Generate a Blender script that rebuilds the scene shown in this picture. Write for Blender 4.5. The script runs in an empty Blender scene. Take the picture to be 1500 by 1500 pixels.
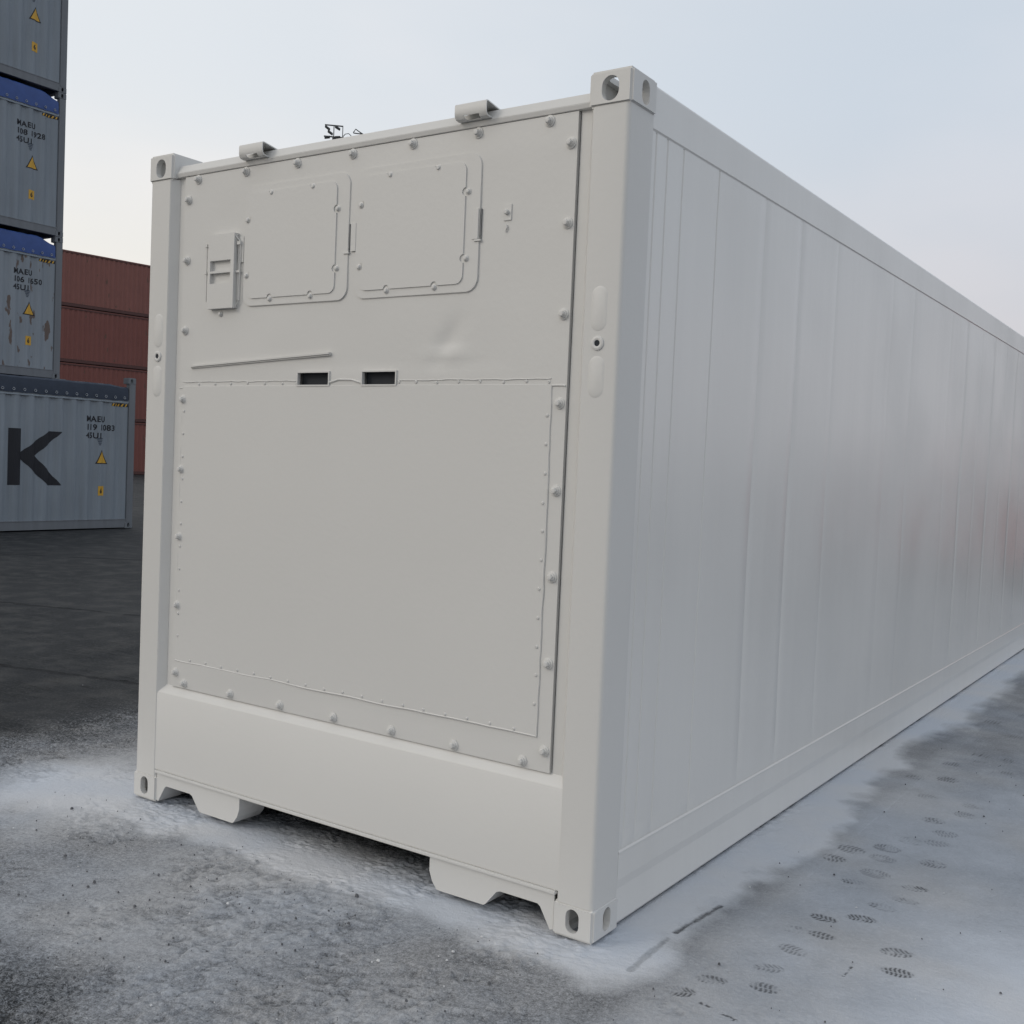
import bpy, bmesh, math, random
import numpy as np
from mathutils import Vector, Matrix
random.seed(4); R = math.radians
scene = bpy.context.scene
C = scene.collection

# ------------------------------------------------------------------ camera
cam_d = bpy.data.cameras.new('camera'); cam = bpy.data.objects.new('camera', cam_d); C.objects.link(cam)
cam.matrix_world = Matrix(((0.824953, -0.061387, 0.561858, 4.1668), (0.563578, 0.014036, -0.825944, -3.1249),
                           (0.042816, 0.998015, 0.046175, 1.6035), (0, 0, 0, 1)))
cam_d.sensor_width = 36; cam_d.lens = 36 * 1591.57 / 1500; cam_d.clip_start = .05; cam_d.clip_end = 3000
scene.camera = cam

# ------------------------------------------------------------------ light
SUN_EL, SUN_AZ = 30, (-0.62, -0.78)          # light comes from front-left of the white container
w = bpy.data.worlds.new('World'); scene.world = w; w.use_nodes = True
nt = w.node_tree; N = nt.nodes; Lk = nt.links
bg = N['Background']
sky = N.new('ShaderNodeTexSky'); sky.sky_type = 'NISHITA'; sky.sun_disc = False
sky.sun_elevation = R(SUN_EL); sky.sun_rotation = math.atan2(SUN_AZ[0], SUN_AZ[1])
sky.dust_density = 4; sky.air_density = 1.2
tc = N.new('ShaderNodeTexCoord')
def vdot(vec, v):
    n = N.new('ShaderNodeVectorMath'); n.operation = 'DOT_PRODUCT'; Lk.new(vec, n.inputs[0]); n.inputs[1].default_value = v
    return n.outputs['Value']
def mrange(val, a, b, tree=None, c=0., d=1., smooth=True):
    t = tree or nt
    n = t.nodes.new('ShaderNodeMapRange'); n.interpolation_type = 'SMOOTHSTEP' if smooth else 'LINEAR'
    t.links.new(val, n.inputs['Value'])
    for k, x in zip(('From Min', 'From Max', 'To Min', 'To Max'), (a, b, c, d)): n.inputs[k].default_value = x
    return n.outputs['Result']
def mix(fac, a, b, tree=None, blend='MIX'):
    t = tree or nt
    n = t.nodes.new('ShaderNodeMix'); n.data_type = 'RGBA'; n.blend_type = blend
    if isinstance(fac, (int, float)): n.inputs['Factor'].default_value = fac
    else: t.links.new(fac, n.inputs['Factor'])
    for s, x in ((6, a), (7, b)):
        if isinstance(x, tuple): n.inputs[s].default_value = (*x[:3], 1)
        else: t.links.new(x, n.inputs[s])
    return n.outputs[2]
G = tc.outputs['Generated']
az = mrange(vdot(G, (0.825, 0.565, 0)), -0.45, 0.45)
el = mrange(vdot(G, (0, 0, 1)), 0.02, 0.34)
hor = mix(az, (10.3, 9.6, 8.5), (6.6, 6.4, 6.7))
upc = mix(az, (8.4, 8.75, 9.1), (6.4, 7.1, 7.95))
haze = mix(el, hor, upc)
nz = N.new('ShaderNodeTexNoise'); nz.inputs['Scale'].default_value = 2.2; nz.inputs['Detail'].default_value = 4
mp = N.new('ShaderNodeMapping'); mp.inputs['Scale'].default_value = (1, 1, 2.6); Lk.new(G, mp.inputs[0]); Lk.new(mp.outputs[0], nz.inputs['Vector'])
haze = mix(mrange(nz.outputs['Fac'], .38, .68), haze, mix(1.0, haze, (1.10, 1.055, 1.03), blend='MULTIPLY'))
Lk.new(mix(0.9, sky.outputs[0], haze), bg.inputs['Color'])
bg.inputs['Strength'].default_value = 0.1
sd = bpy.data.lights.new('sun', 'SUN'); sd.energy = 0.5; sd.angle = R(16); sd.color = (1.0, 0.93, 0.83)
sun = bpy.data.objects.new('sun', sd); C.objects.link(sun)
v = Vector((SUN_AZ[0] * math.cos(R(SUN_EL)), SUN_AZ[1] * math.cos(R(SUN_EL)), math.sin(R(SUN_EL))))
sun.rotation_euler = v.to_track_quat('Z', 'Y').to_euler(); sun.location = v * 30
vs = scene.view_settings; vs.view_transform = 'Standard'; vs.look = 'None'; vs.exposure = 0.0; vs.gamma = 1
vs.use_curve_mapping = False

# ------------------------------------------------------------------ materials
def mat(name, col, rough=.5, metal=0., spec=.5, var=.0, vscale=3., bump=0., bscale=60., coat=0.):
    m = bpy.data.materials.new(name); m.use_nodes = True; t = m.node_tree
    b = t.nodes['Principled BSDF']; b.inputs['Base Color'].default_value = (*col, 1)
    b.inputs['Roughness'].default_value = rough; b.inputs['Metallic'].default_value = metal
    b.inputs['Specular IOR Level'].default_value = spec; b.inputs['Coat Weight'].default_value = coat
    o = t.nodes.new('ShaderNodeTexCoord').outputs['Object']
    if var:
        n = t.nodes.new('ShaderNodeTexNoise'); n.inputs['Scale'].default_value = vscale; n.inputs['Detail'].default_value = 6
        t.links.new(o, n.inputs['Vector'])
        c = mix(n.outputs['Fac'], tuple(x * (1 - var) for x in col), tuple(min(1, x * (1 + var)) for x in col), t)
        t.links.new(c, b.inputs['Base Color'])
    if bump:
        n = t.nodes.new('ShaderNodeTexNoise'); n.inputs['Scale'].default_value = bscale; n.inputs['Detail'].default_value = 3
        t.links.new(o, n.inputs['Vector'])
        bp = t.nodes.new('ShaderNodeBump'); bp.inputs['Strength'].default_value = bump; bp.inputs['Distance'].default_value = .002
        t.links.new(n.outputs['Fac'], bp.inputs['Height']); t.links.new(bp.outputs[0], b.inputs['Normal'])
    return m
WHITE = mat('fresh_white_paint', (.635, .63, .61), .45, var=.025, vscale=1.7, bump=.25, bscale=45)
DARK = mat('recess_shade', (.02, .024, .03), .8)  # near-black: shade of holes and gaps put in as colour
SEAL = mat('grey_gasket_rubber', (.40, .40, .39), .6)

def side_paint():
    """glossier white paint sprayed over a slightly rippled steel side"""
    m = bpy.data.materials.new('glossy_white_side_paint'); m.use_nodes = True; t = m.node_tree; b = t.nodes['Principled BSDF']
    o = t.nodes.new('ShaderNodeTexCoord').outputs['Object']
    def noise(scale, sc3, det=4):
        mpp = t.nodes.new('ShaderNodeMapping'); mpp.inputs['Scale'].default_value = sc3; t.links.new(o, mpp.inputs[0])
        n = t.nodes.new('ShaderNodeTexNoise'); n.inputs['Scale'].default_value = scale; n.inputs['Detail'].default_value = det
        t.links.new(mpp.outputs[0], n.inputs['Vector']); return n.outputs['Fac']
    streak = noise(1.0, (1, 9, .35)); blot = noise(1.1, (1, 1, .8))
    t.links.new(mix(streak, (.68, .672, .65), (.74, .732, .705), t), b.inputs['Base Color'])
    r1 = mrange(blot, .35, .65, t, .28, .42)
    t.links.new(r1, b.inputs['Roughness'])
    b.inputs['Specular IOR Level'].default_value = .6; b.inputs['Coat Weight'].default_value = .25; b.inputs['Coat Roughness'].default_value = .24
    fine = noise(1.0, (30, 30, 30), 2); rip = noise(1.0, (1, 5.5, .5), 3)
    b1 = t.nodes.new('ShaderNodeBump'); b1.inputs['Strength'].default_value = .4; b1.inputs['Distance'].default_value = .005
    t.links.new(rip, b1.inputs['Height'])
    b2 = t.nodes.new('ShaderNodeBump'); b2.inputs['Strength'].default_value = .3; b2.inputs['Distance'].default_value = .0012
    t.links.new(fine, b2.inputs['Height']); t.links.new(b1.outputs[0], b2.inputs['Normal']); t.links.new(b2.outputs[0], b.inputs['Normal'])
    return m
SIDE = side_paint()

def rusty(name, col, rust, streak=.25, rough=.6):
    """old container paint: dirt streaks running down and rust blotches"""
    m = bpy.data.materials.new(name); m.use_nodes = True; t = m.node_tree; b = t.nodes['Principled BSDF']
    o = t.nodes.new('ShaderNodeTexCoord').outputs['Object']
    def noise(sc3, det=5, off=(0, 0, 0)):
        mpp = t.nodes.new('ShaderNodeMapping'); mpp.inputs['Scale'].default_value = sc3; mpp.inputs['Location'].default_value = off
        t.links.new(o, mpp.inputs[0])
        n = t.nodes.new('ShaderNodeTexNoise'); n.inputs['Scale'].default_value = 1; n.inputs['Detail'].default_value = det
        t.links.new(mpp.outputs[0], n.inputs['Vector']); return n.outputs['Fac']
    c = mix(noise((9, 9, .6)), tuple(x * (1 - streak) for x in col), tuple(x * (1 + streak * .6) for x in col), t)
    c = mix(mrange(noise((1.2, 1.2, 1.2)), .35, .75, t, 0, .35), c, tuple(x * .75 for x in col), t)
    a, e = (2, 3) if rust < 0 else (.66, .70) if rust < .5 else (.625, .65)
    c = mix(mrange(noise((6, 6, 2.2), 6, (3, 1, 5)), a, e, t, 0, .85), c, (.10, .06, .04), t)
    t.links.new(c, b.inputs['Base Color']); b.inputs['Roughness'].default_value = rough
    return m
BLUEGREY = rusty('pale_blue_grey_paint', (.235, .272, .312), -1, .30)
BLUEGREY_RUST = rusty('rusty_pale_blue_grey_paint', (.25, .285, .322), .9)
FRAMEG = rusty('weathered_grey_frame_paint', (.165, .18, .20), .3)
RAILG = rusty('light_grey_rail_paint', (.30, .35, .40), .3)
REDP = rusty('oxide_red_paint', (.20, .066, .052), .3, .12)
REDP2 = rusty('faded_oxide_red_paint', (.23, .088, .07), .3, .12)
REDR = rusty('dark_oxide_red_paint', (.09, .035, .03), .3, .12)
BRIGHTRED = rusty('bright_red_paint', (.42, .08, .06), .2, .12, .5)
TARP = mat('blue_tarpaulin', (.032, .075, .25), .6, var=.25, vscale=7, bump=.8, bscale=12)
TARPD = mat('dark_navy_tarpaulin', (.024, .036, .060), .7, var=.3, vscale=7, bump=.8, bscale=12)
STUD = mat('pale_lashing_ring', (.35, .38, .42), .5)
NAVY = mat('navy_black_lettering', (.005, .007, .013), .6)
GREYP = mat('grey_emblem_print', (.05, .07, .10), .6)
YEL = mat('yellow_sticker', (.60, .34, .03), .5)
BLACK = mat('black_sticker_print', (.01, .01, .012), .6)
MAST = mat('dark_galvanised_steel', (.05, .055, .06), .6)
UNDER = mat('dark_underframe', (.10, .10, .10), .8, var=.3)
STONE = mat('grey_stone_chips', (.11, .115, .125), .9, var=.4, vscale=20)
FLAKE = mat('white_paint_flakes', (.62, .63, .64), .7)

# ------------------------------------------------------------------ mesh helpers
class MB:
    def __init__(s): s.v = []; s.f = []; s.m = []
    def add(s, vs, fs, mi=0):
        o = len(s.v); s.v += [tuple(p) for p in vs]; s.f += [tuple(o + i for i in f) for f in fs]; s.m += [mi] * len(fs); return s
    def box(s, x0, x1, y0, y1, z0, z1, mi=0):
        vs = [(x, y, z) for z in (z0, z1) for y in (y0, y1) for x in (x0, x1)]
        return s.add(vs, [(0, 2, 3, 1), (4, 5, 7, 6), (0, 1, 5, 4), (1, 3, 7, 5), (3, 2, 6, 7), (2, 0, 4, 6)], mi)
    def prism(s, poly, axis, a, b, mi=0):
        """extrude a 2D polygon along axis; 2D coords are the other two axes in order"""
        def P(p, t):
            q = list(p); q.insert(axis, t); return tuple(q)
        n = len(poly)
        vs = [P(p, a) for p in poly] + [P(p, b) for p in poly]
        fs = [tuple(range(n)), tuple(range(2 * n - 1, n - 1, -1))] + [(i, i + n, (i + 1) % n + n, (i + 1) % n) for i in range(n)]
        return s.add(vs, fs, mi)
    def lathe(s, prof, c, axis=1, seg=16, sgn=-1, mi=0, hexr=False):
        """prof: (radius, height) pairs; height grows along sgn*axis"""
        o = []; fs = []
        for r, h in prof:
            for k in range(seg):
                a = 2 * math.pi * k / seg
                q = [r * math.cos(a), r * math.sin(a)]; q.insert(axis, sgn * h)
                o.append((c[0] + q[0], c[1] + q[1], c[2] + q[2]))
        n = len(prof)
        for i in range(n - 1):
            for k in range(seg):
                fs.append((i * seg + k, i * seg + (k + 1) % seg, (i + 1) * seg + (k + 1) % seg, (i + 1) * seg + k))
        fs.append(tuple(range((n - 1) * seg, n * seg)))
        return s.add(o, fs, mi)
    def tube(s, pts, r, seg=6, mi=0):
        pts = [Vector(p) for p in pts]; vs = []; n = len(pts)
        for i, p in enumerate(pts):
            d = (pts[min(i + 1, n - 1)] - pts[max(i - 1, 0)]).normalized()
            a = d.orthogonal().normalized() if abs(d.z) > .9 else d.cross(Vector((0, 0, 1))).normalized()
            b = d.cross(a)
            for k in range(seg):
                t = 2 * math.pi * k / seg; vs.append(p + a * (r * math.cos(t)) + b * (r * math.sin(t)))
        fs = [(i * seg + k, i * seg + (k + 1) % seg, (i + 1) * seg + (k + 1) % seg, (i + 1) * seg + k) for i in range(n - 1) for k in range(seg)]
        fs += [tuple(range(seg)), tuple(range((n - 1) * seg, n * seg))]
        return s.add(vs, fs, mi)
    def mesh(s, name, mats, bevel=0, bseg=2, smooth=False, recalc=True):
        me = bpy.data.meshes.new(name); me.from_pydata(s.v, [], s.f)
        for m in (mats if isinstance(mats, (list, tuple)) else [mats]): me.materials.append(m)
        me.polygons.foreach_set('material_index', s.m)
        bm = bmesh.new(); bm.from_mesh(me)
        if recalc: bmesh.ops.recalc_face_normals(bm, faces=bm.faces)
        if bevel:
            ed = [e for e in bm.edges if len(e.link_faces) == 2 and e.calc_face_angle(0) > .5]
            bmesh.ops.bevel(bm, geom=ed, offset=bevel, segments=bseg, affect='EDGES', clamp_overlap=True)
        bm.to_mesh(me); bm.free()
        if smooth or bevel:
            me.shade_smooth(); me.set_sharp_from_angle(angle=R(35))
        return me
def link(name, me, parent=None, loc=(0, 0, 0), kind=None, label=None):
    o = bpy.data.objects.new(name, me); C.objects.link(o); o.location = loc
    if parent: o.parent = parent
    if kind: o['kind'] = kind
    if label: o['label'] = label
    return o
def thing(name, label, cat, loc=(0, 0, 0), rotz=0, group=None):
    o = bpy.data.objects.new(name, None); C.objects.link(o); o.location = loc; o.rotation_euler = (0, 0, rotz)
    o.empty_display_size = .3
    o['label'] = label; o['category'] = cat
    if group: o['group'] = group
    return o
def rrect(x0, x1, z0, z1, r, n=6, notch=()):
    """rounded rectangle, counter-clockwise; notch: (side, pos, radius) half-circle bites"""
    p = []
    def side(a, b, sd):
        cuts = sorted([n_ for n_ in notch if n_[0] == sd], key=lambda q: q[1] if sd in 'br' else -q[1])
        for _, pos, rr in cuts:
            for k in range(9):
                t = math.pi * k / 8
                dx, dz = -math.cos(t) * rr, math.sin(t) * rr
                if sd == 'b': p.append((pos + dx, z0 + dz))
                if sd == 't': p.append((pos - dx, z1 - dz))
                if sd == 'r': p.append((x1 - dz, pos + dx))
                if sd == 'l': p.append((x0 + dz, pos - dx))
    def corner(cx, cz, a0):
        for k in range(n + 1):
            a = a0 + math.pi / 2 * k / n; p.append((cx + r * math.cos(a), cz + r * math.sin(a)))
    corner(x0 + r, z0 + r, math.pi); side(0, 0, 'b')
    corner(x1 - r, z0 + r, 1.5 * math.pi); side(0, 0, 'r')
    corner(x1 - r, z1 - r, 0); side(0, 0, 't')
    corner(x0 + r, z1 - r, .5 * math.pi); side(0, 0, 'l')
    return p
def wavy(n, amp, seed):
    rr = random.Random(seed); a = [rr.uniform(-1, 1) for _ in range(n + 3)]
    return [amp * (a[i] + a[i + 1] + a[i + 2]) / 3 for i in range(n)]

# numpy value noise -------------------------------------------------
rng = np.random.RandomState(11)
LAT = rng.rand(512, 512)
def vnoise(x, y):
    xi = np.floor(x).astype(np.int64); yi = np.floor(y).astype(np.int64); fx = x - xi; fy = y - yi
    fx = fx * fx * (3 - 2 * fx); fy = fy * fy * (3 - 2 * fy)
    g = lambda i, j: LAT[i & 511, j & 511]
    return (g(xi, yi) * (1 - fx) + g(xi + 1, yi) * fx) * (1 - fy) + (g(xi, yi + 1) * (1 - fx) + g(xi + 1, yi + 1) * fx) * fy
def fbm(x, y, s, o=4, sh=0.):
    t = 0; a = 1; n = 0
    for k in range(o):
        t = t + a * vnoise(x * s + 17.3 * k + sh, y * s + 9.1 * k - sh); n += a; a *= .5; s *= 2.03
    return t / n
def sstep(a, b, x):
    t = np.clip((x - a) / (b - a), 0, 1); return t * t * (3 - 2 * t)

# ------------------------------------------------------------------ ground
W_, L_, H_ = 2.438, 12.192, 2.896
def axis_coords(lo, hi, step, flo, fhi, far, f0, f1):
    a = list(np.arange(lo, f0, step)) + list(np.arange(f0, f1, .0034)) + list(np.arange(f1, hi, step)); s = step; x = a[-1]
    while x < far: s *= 1.035 if x < fhi else 1.10; x += s; a.append(x)
    s = step; x = lo; b = []
    while x > -far: s *= 1.035 if x > flo else 1.10; x -= s; b.append(x)
    return np.array(b[::-1] + a)
gx = axis_coords(-.5, 3.85, .007, -18, 9, 900, 2.72, 3.38); gy = axis_coords(-1.6, 2.3, .007, -5, 14, 900, -.18, 1.45)
X, Y = np.meshgrid(gx, gy, indexing='ij')
dx = np.maximum(np.maximum(-X, X - W_), 0); dy = np.maximum(np.maximum(-Y, Y - L_), 0)
d = np.hypot(dx, dy)
inside = (X > .02) & (X < W_ - .034) & (Y > .012) & (Y < L_)
wob = fbm(X, Y, 2.2, 4); wob2 = fbm(X, Y, 9, 3, 5.); wide = fbm(X, Y, .8, 3, 40.)
# overspray: strong band hugging the container, broad cloud at the left corner, thin dust and painted glare to the right
front = (Y < .02)
rag = (wob - .5) * .30 + (wob2 - .5) * .10
band_f = 1 - sstep(.06, .42, d + rag * .8)
band_r = 1 - sstep(.05, .46, d + rag * .8 + (wob2 - .5) * .08 + .10 * np.exp(-((Y - 3.6) / .6) ** 2))
rightside = sstep(-.05, .1, X - W_) * sstep(-.25, .05, Y)
band = band_f * (1 - rightside) + band_r * rightside
dl = np.hypot((X + .15) * .85, (Y + .10) * 1.0)
cloud = np.exp(-(dl / .72) ** 2) * (0.9 + .7 * (wob - .5))
fore = .43 * np.exp(-(np.maximum(d - .2, 0) / np.where((X > 0) & (Y < -.5), 5.0, 1.9)) ** 2) * sstep(-1.9, .2, X + .2 * Y) * (.50 + 1.2 * (wide - .1))  # slower falloff in front: dust added out of view to bounce light
corner_dark = np.exp(-(((X - 1.25) / .45) ** 2 + ((Y + 1.45) / .35) ** 2))
rdust_glare = .62 * sstep(-.12, .28, X - W_ - .1) * sstep(-.9, .3, Y + .6) * np.exp(-(np.maximum(Y - 1, 0) / 5.5) ** 2) * (.75 + .5 * wide)
rdust_glare += .26 * np.exp(-(((X - 3.75) / .45) ** 2 + ((Y - .75) / .7) ** 2))  # glare on the near right corner, painted as paler ground
dust = np.maximum.reduce([band * 1.0, cloud, np.maximum(fore * (1 - .8 * corner_dark), rdust_glare)])  # overspray dust, with the painted glare and the added foreground dust mixed in
under = np.exp(-np.maximum(Y, 0) / .10) * .55 * sstep(.0, .06, Y)
dust = np.where(inside, np.minimum(dust, .9 * np.exp(-(np.maximum(Y, 0) / .20) ** 2)), dust)
# the wiped streaks and scuffs in the dust near the right corner
def seg_mask(ax, ay, bx, by, wd):
    vx, vy = bx - ax, by - ay; t = np.clip(((X - ax) * vx + (Y - ay) * vy) / (vx * vx + vy * vy), 0, 1)
    return 1 - sstep(wd * .5, wd * 1.2, np.hypot(X - ax - t * vx, Y - ay - t * vy) + (wob2 - .5) * wd * 1.6 + (fbm(X, Y, 60, 2) - .5) * .01)
prints = np.zeros_like(X)
dust *= 1 - .75 * seg_mask(2.63, .62, 2.60, .30, .012)
dust *= 1 - .35 * seg_mask(2.60, .24, 2.61, -.05, .012)
for a in ((2.88, -.10, 3.0, -.13, .008), (3.17, .44, 3.17, .36, .005)): prints = np.maximum(prints, .9 * seg_mask(*a) * (fbm(X, Y, 90, 2, 3.) > .45))
near = (X > 2.3) & (X < 4.6) & (Y > -.4) & (Y < 6.5)
FP = [(2.80,-.07),(2.84,.06),(3.0,.12),(2.96,.26),(2.97,.44),(2.93,.61),(3.01,.62),(2.97,.77),(3.08,.86),(3.11,1.02),(3.16,1.14),
      (3.16,1.29),(2.94,1.2),(2.99,1.35),(3.26,.65),(3.30,.50),(2.80,1.41),(2.96,1.55),(2.94,1.69),(2.83,1.57),(3.0,1.86),(3.1,1.91),
      (3.1,2.07),(3.11,2.43),(3.11,2.61),(3.01,2.23),(3.15,1.63),(2.89,2.62),(2.9,3.03),(3.12,3.38),(2.93,3.56),(2.94,3.73),
      (2.85,3.38),(2.75,2.94),(3.09,3.71),(2.87,4.1),(3.0,4.4),(2.8,4.7),(2.95,5.1),(3.05,5.6),(2.85,6.1)]
rf = random.Random(2)
for i, (fx, fy) in enumerate(FP):
    an = rf.uniform(-.25, .45); lx, ly = .055, .035
    if fy > 1.3: lx, ly = .06, .05
    u = (X - fx) * math.cos(an) + (Y - fy) * math.sin(an); q = -(X - fx) * math.sin(an) + (Y - fy) * math.cos(an)
    r = np.hypot(u / lx, q / ly) + (wob2 - .5) * .5
    body = 1 - sstep(.8, 1.05, r)
    half = np.sign(q + .003); sl = rf.uniform(-.2, .5)
    tread = sstep(-.45, .15, np.sin((u + sl * half * q + .004 * np.sin(q * 90)) * 2 * math.pi / rf.uniform(.0135, .018) + rf.random() * 6)) * sstep(.0015, .0035, np.abs(q + .003))
    st = rf.uniform(.30, .80) * (1 if fy < 1.3 else .75)
    prints = np.where(near, np.maximum(prints, body * np.maximum(tread, .22) * st * (.35 + .85 * sstep(.36, .48, fbm(X, Y, 22, 3, i * 3.)))), prints)
prints = np.clip(prints, 0, 1)
# relief: broken tarmac lumps front-left, smoother right
def ridge(a): return 1 - np.abs(2 * a - 1)
qx, qy = X * .85 + Y * .45 + (wob2 - .5) * .05, (Y * .9 - X * .5) * 1.5 + (wob - .5) * .1
lump = .6 * vnoise(qx * 27, qy * 27) + .4 * vnoise(qx * 13 + 5, qy * 13); lump2 = vnoise(qx * 61 + 8, qy * 61 - 3); lump3 = fbm(X, Y, 95, 2, 2.)
rough = (1 - .88 * rightside) * (1 - .45 * np.clip(dust, 0, 1)) * np.exp(-(d / 4.0) ** 2)
patchy = sstep(.36, .60, fbm(X, Y, 3.1, 3, 60.)) * .9 + .12 + corner_dark * .6
hgt = .55 * sstep(.25, .75, lump) + .30 * sstep(.3, .7, lump2) + .15 * lump3
Z = -.009 + .004 * (wide - .5) + rough * patchy * .021 * (hgt - .6) + (.0018 + .002 * inside) * (fbm(X, Y, 80, 2) - .5)
crev = (1 - sstep(.22, .50, hgt)) * np.clip(rough * patchy, 0, 1)
dust *= 1 - .42 * crev * (1 - .85 * np.clip(band, 0, 1))  # dust thinned in crevices, which also paints in their shade
Z -= prints * .0015 + .002 * sstep(.2, .9, 1 - dust) * (d < 3)
Z += np.where(d < .35, dust * .003, 0)
Z = np.where(d < 30, Z, -.007); Z = np.minimum(Z, np.where(d < .03, -.0015, 1))
nx, ny = X.shape
me = bpy.data.meshes.new('ground'); nv = nx * ny
co = np.stack([X, Y, Z], -1).reshape(-1, 3).astype(np.float32)
idx = np.arange(nv).reshape(nx, ny)
q = np.stack([idx[:-1, :-1], idx[1:, :-1], idx[1:, 1:], idx[:-1, 1:]], -1).reshape(-1, 4)
me.vertices.add(nv); me.vertices.foreach_set('co', co.ravel())
me.loops.add(q.size); me.loops.foreach_set('vertex_index', q.ravel().astype(np.int32))
me.polygons.add(len(q)); me.polygons.foreach_set('loop_start', np.arange(0, q.size, 4, dtype=np.int32))
me.update(calc_edges=True)
me.polygons.foreach_set('use_smooth', np.ones(len(q), bool))
at = me.attributes.new('mask', 'FLOAT_COLOR', 'POINT')
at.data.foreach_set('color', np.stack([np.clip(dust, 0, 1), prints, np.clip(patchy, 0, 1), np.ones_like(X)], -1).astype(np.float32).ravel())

def ground_mat():
    m = bpy.data.materials.new('dusty_asphalt'); m.use_nodes = True; t = m.node_tree; b = t.nodes['Principled BSDF']
    o = t.nodes.new('ShaderNodeTexCoord').outputs['Object']
    def noise(sc, det=5, sc3=(1, 1, 1), rough=.5):
        mpp = t.nodes.new('ShaderNodeMapping'); mpp.inputs['Scale'].default_value = sc3; t.links.new(o, mpp.inputs[0])
        n = t.nodes.new('ShaderNodeTexNoise'); n.inputs['Scale'].default_value = sc; n.inputs['Detail'].default_value = det
        n.inputs['Roughness'].default_value = rough
        t.links.new(mpp.outputs[0], n.inputs['Vector']); return n.outputs['Fac']
    def M(op, a, b_=None, c=None):
        n = t.nodes.new('ShaderNodeMath'); n.operation = op
        for i, x in enumerate((a, b_, c)):
            if x is None: continue
            if isinstance(x, (int, float)): n.inputs[i].default_value = x
            else: t.links.new(x, n.inputs[i])
        return n.outputs[0]
    seps = t.nodes.new('ShaderNodeSeparateXYZ'); t.links.new(o, seps.inputs[0]); x_, y_ = seps.outputs[0], seps.outputs[1]
    at = t.nodes.new('ShaderNodeAttribute'); at.attribute_name = 'mask'
    sp = t.nodes.new('ShaderNodeSeparateColor'); t.links.new(at.outputs['Color'], sp.inputs[0])
    D, Pm, Pt = sp.outputs
    big = noise(.45, 4); mid = noise(3.5, 6, rough=.6); fine = noise(70, 4, rough=.7); fine2 = noise(210, 3, rough=.7)
    c = mix(mrange(big, .3, .7, t), (.013, .015, .017), (.023, .025, .027), t)
    c = mix(mrange(mid, .42, .68, t, 0, .7), c, (.058, .058, .057), t)
    c = mix(mrange(fine, .5, .75, t, 0, .6), c, (.11, .115, .122), t)
    c = mix(mrange(fine, .48, .3, t, 0, .85), c, (.03, .032, .036), t)
    # dust, painted glare and crevice shade: density + granular threshold
    gran = M('ADD', M('MULTIPLY', M('SUBTRACT', fine2, .5), 1.5), M('MULTIPLY', M('SUBTRACT', fine, .5), 1.3))
    smooth_right = mrange(M('ADD', x_, M('MULTIPLY', y_, .25)), 2.3, 3.0, t, 1, .35)
    dd = M('ADD', D, M('MULTIPLY', M('MULTIPLY', gran, smooth_right), M('MULTIPLY', M('SUBTRACT', 1.12, D), .75)))
    dd = M('ADD', dd, M('MULTIPLY', M('SUBTRACT', mid, .5), .35))
    fac = mrange(dd, .0, .84, t, 0, .97, smooth=False)
    fac = M('MULTIPLY', fac, mrange(D, .0, .12, t))
    fac = M('MULTIPLY', fac, M('SUBTRACT', 1, M('MULTIPLY', Pm, .88)))
    dc = mix(mrange(noise(1.3, 3), .4, .65, t), (.535, .57, .625), (.58, .59, .61), t)
    c = mix(fac, c, dc, t)
    # slab joints / cracks crossing the yard on the left
    wv = M('MULTIPLY', M('SUBTRACT', noise(2.5, 6, rough=.65), .5), .28)
    crack = None
    for (ax, ay, bx, by, wd) in CR:
        l = math.hypot(bx - ax, by - ay); nx_, ny_ = -(by - ay) / l, (bx - ax) / l; c0 = nx_ * ax + ny_ * ay
        dist = M('ABSOLUTE', M('ADD', M('SUBTRACT', M('ADD', M('MULTIPLY', x_, nx_), M('MULTIPLY', y_, ny_)), c0), wv))
        k = mrange(dist, wd * .4, wd, t, 1, 0)
        lim = M('MULTIPLY', mrange(x_, -1.2, -.6, t, 1, 0), 1)
        k = M('MULTIPLY', k, lim)
        crack = k if crack is None else M('MAXIMUM', crack, k)
    crack = M('MULTIPLY', crack, mrange(noise(1.6, 3), .30, .42, t))
    c = mix(M('MULTIPLY', crack, .85), c, (.012, .013, .015), t)
    t.links.new(c, b.inputs['Base Color'])
    rg = mrange(fac, 0, 1, t, .78, .62); t.links.new(rg, b.inputs['Roughness'])
    b.inputs['Specular IOR Level'].default_value = .2
    hh = M('ADD', M('MULTIPLY', fine, .6), M('MULTIPLY', fine2, .4)); hh = M('SUBTRACT', hh, M('MULTIPLY', crack, 3))
    bp = t.nodes.new('ShaderNodeBump'); bp.inputs['Strength'].default_value = .9; bp.inputs['Distance'].default_value = .006
    t.links.new(hh, bp.inputs['Height']); t.links.new(bp.outputs[0], b.inputs['Normal'])
    return m
CR = [(-11.3, 4.9, -8.7, 6.6, .07), (-6.1, 2.9, -4.5, 3.4, .05), (-2.9, 1.3, -1.9, 1.55, .035)]
me.materials.append(ground_mat())
link('ground', me, kind='structure')

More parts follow.
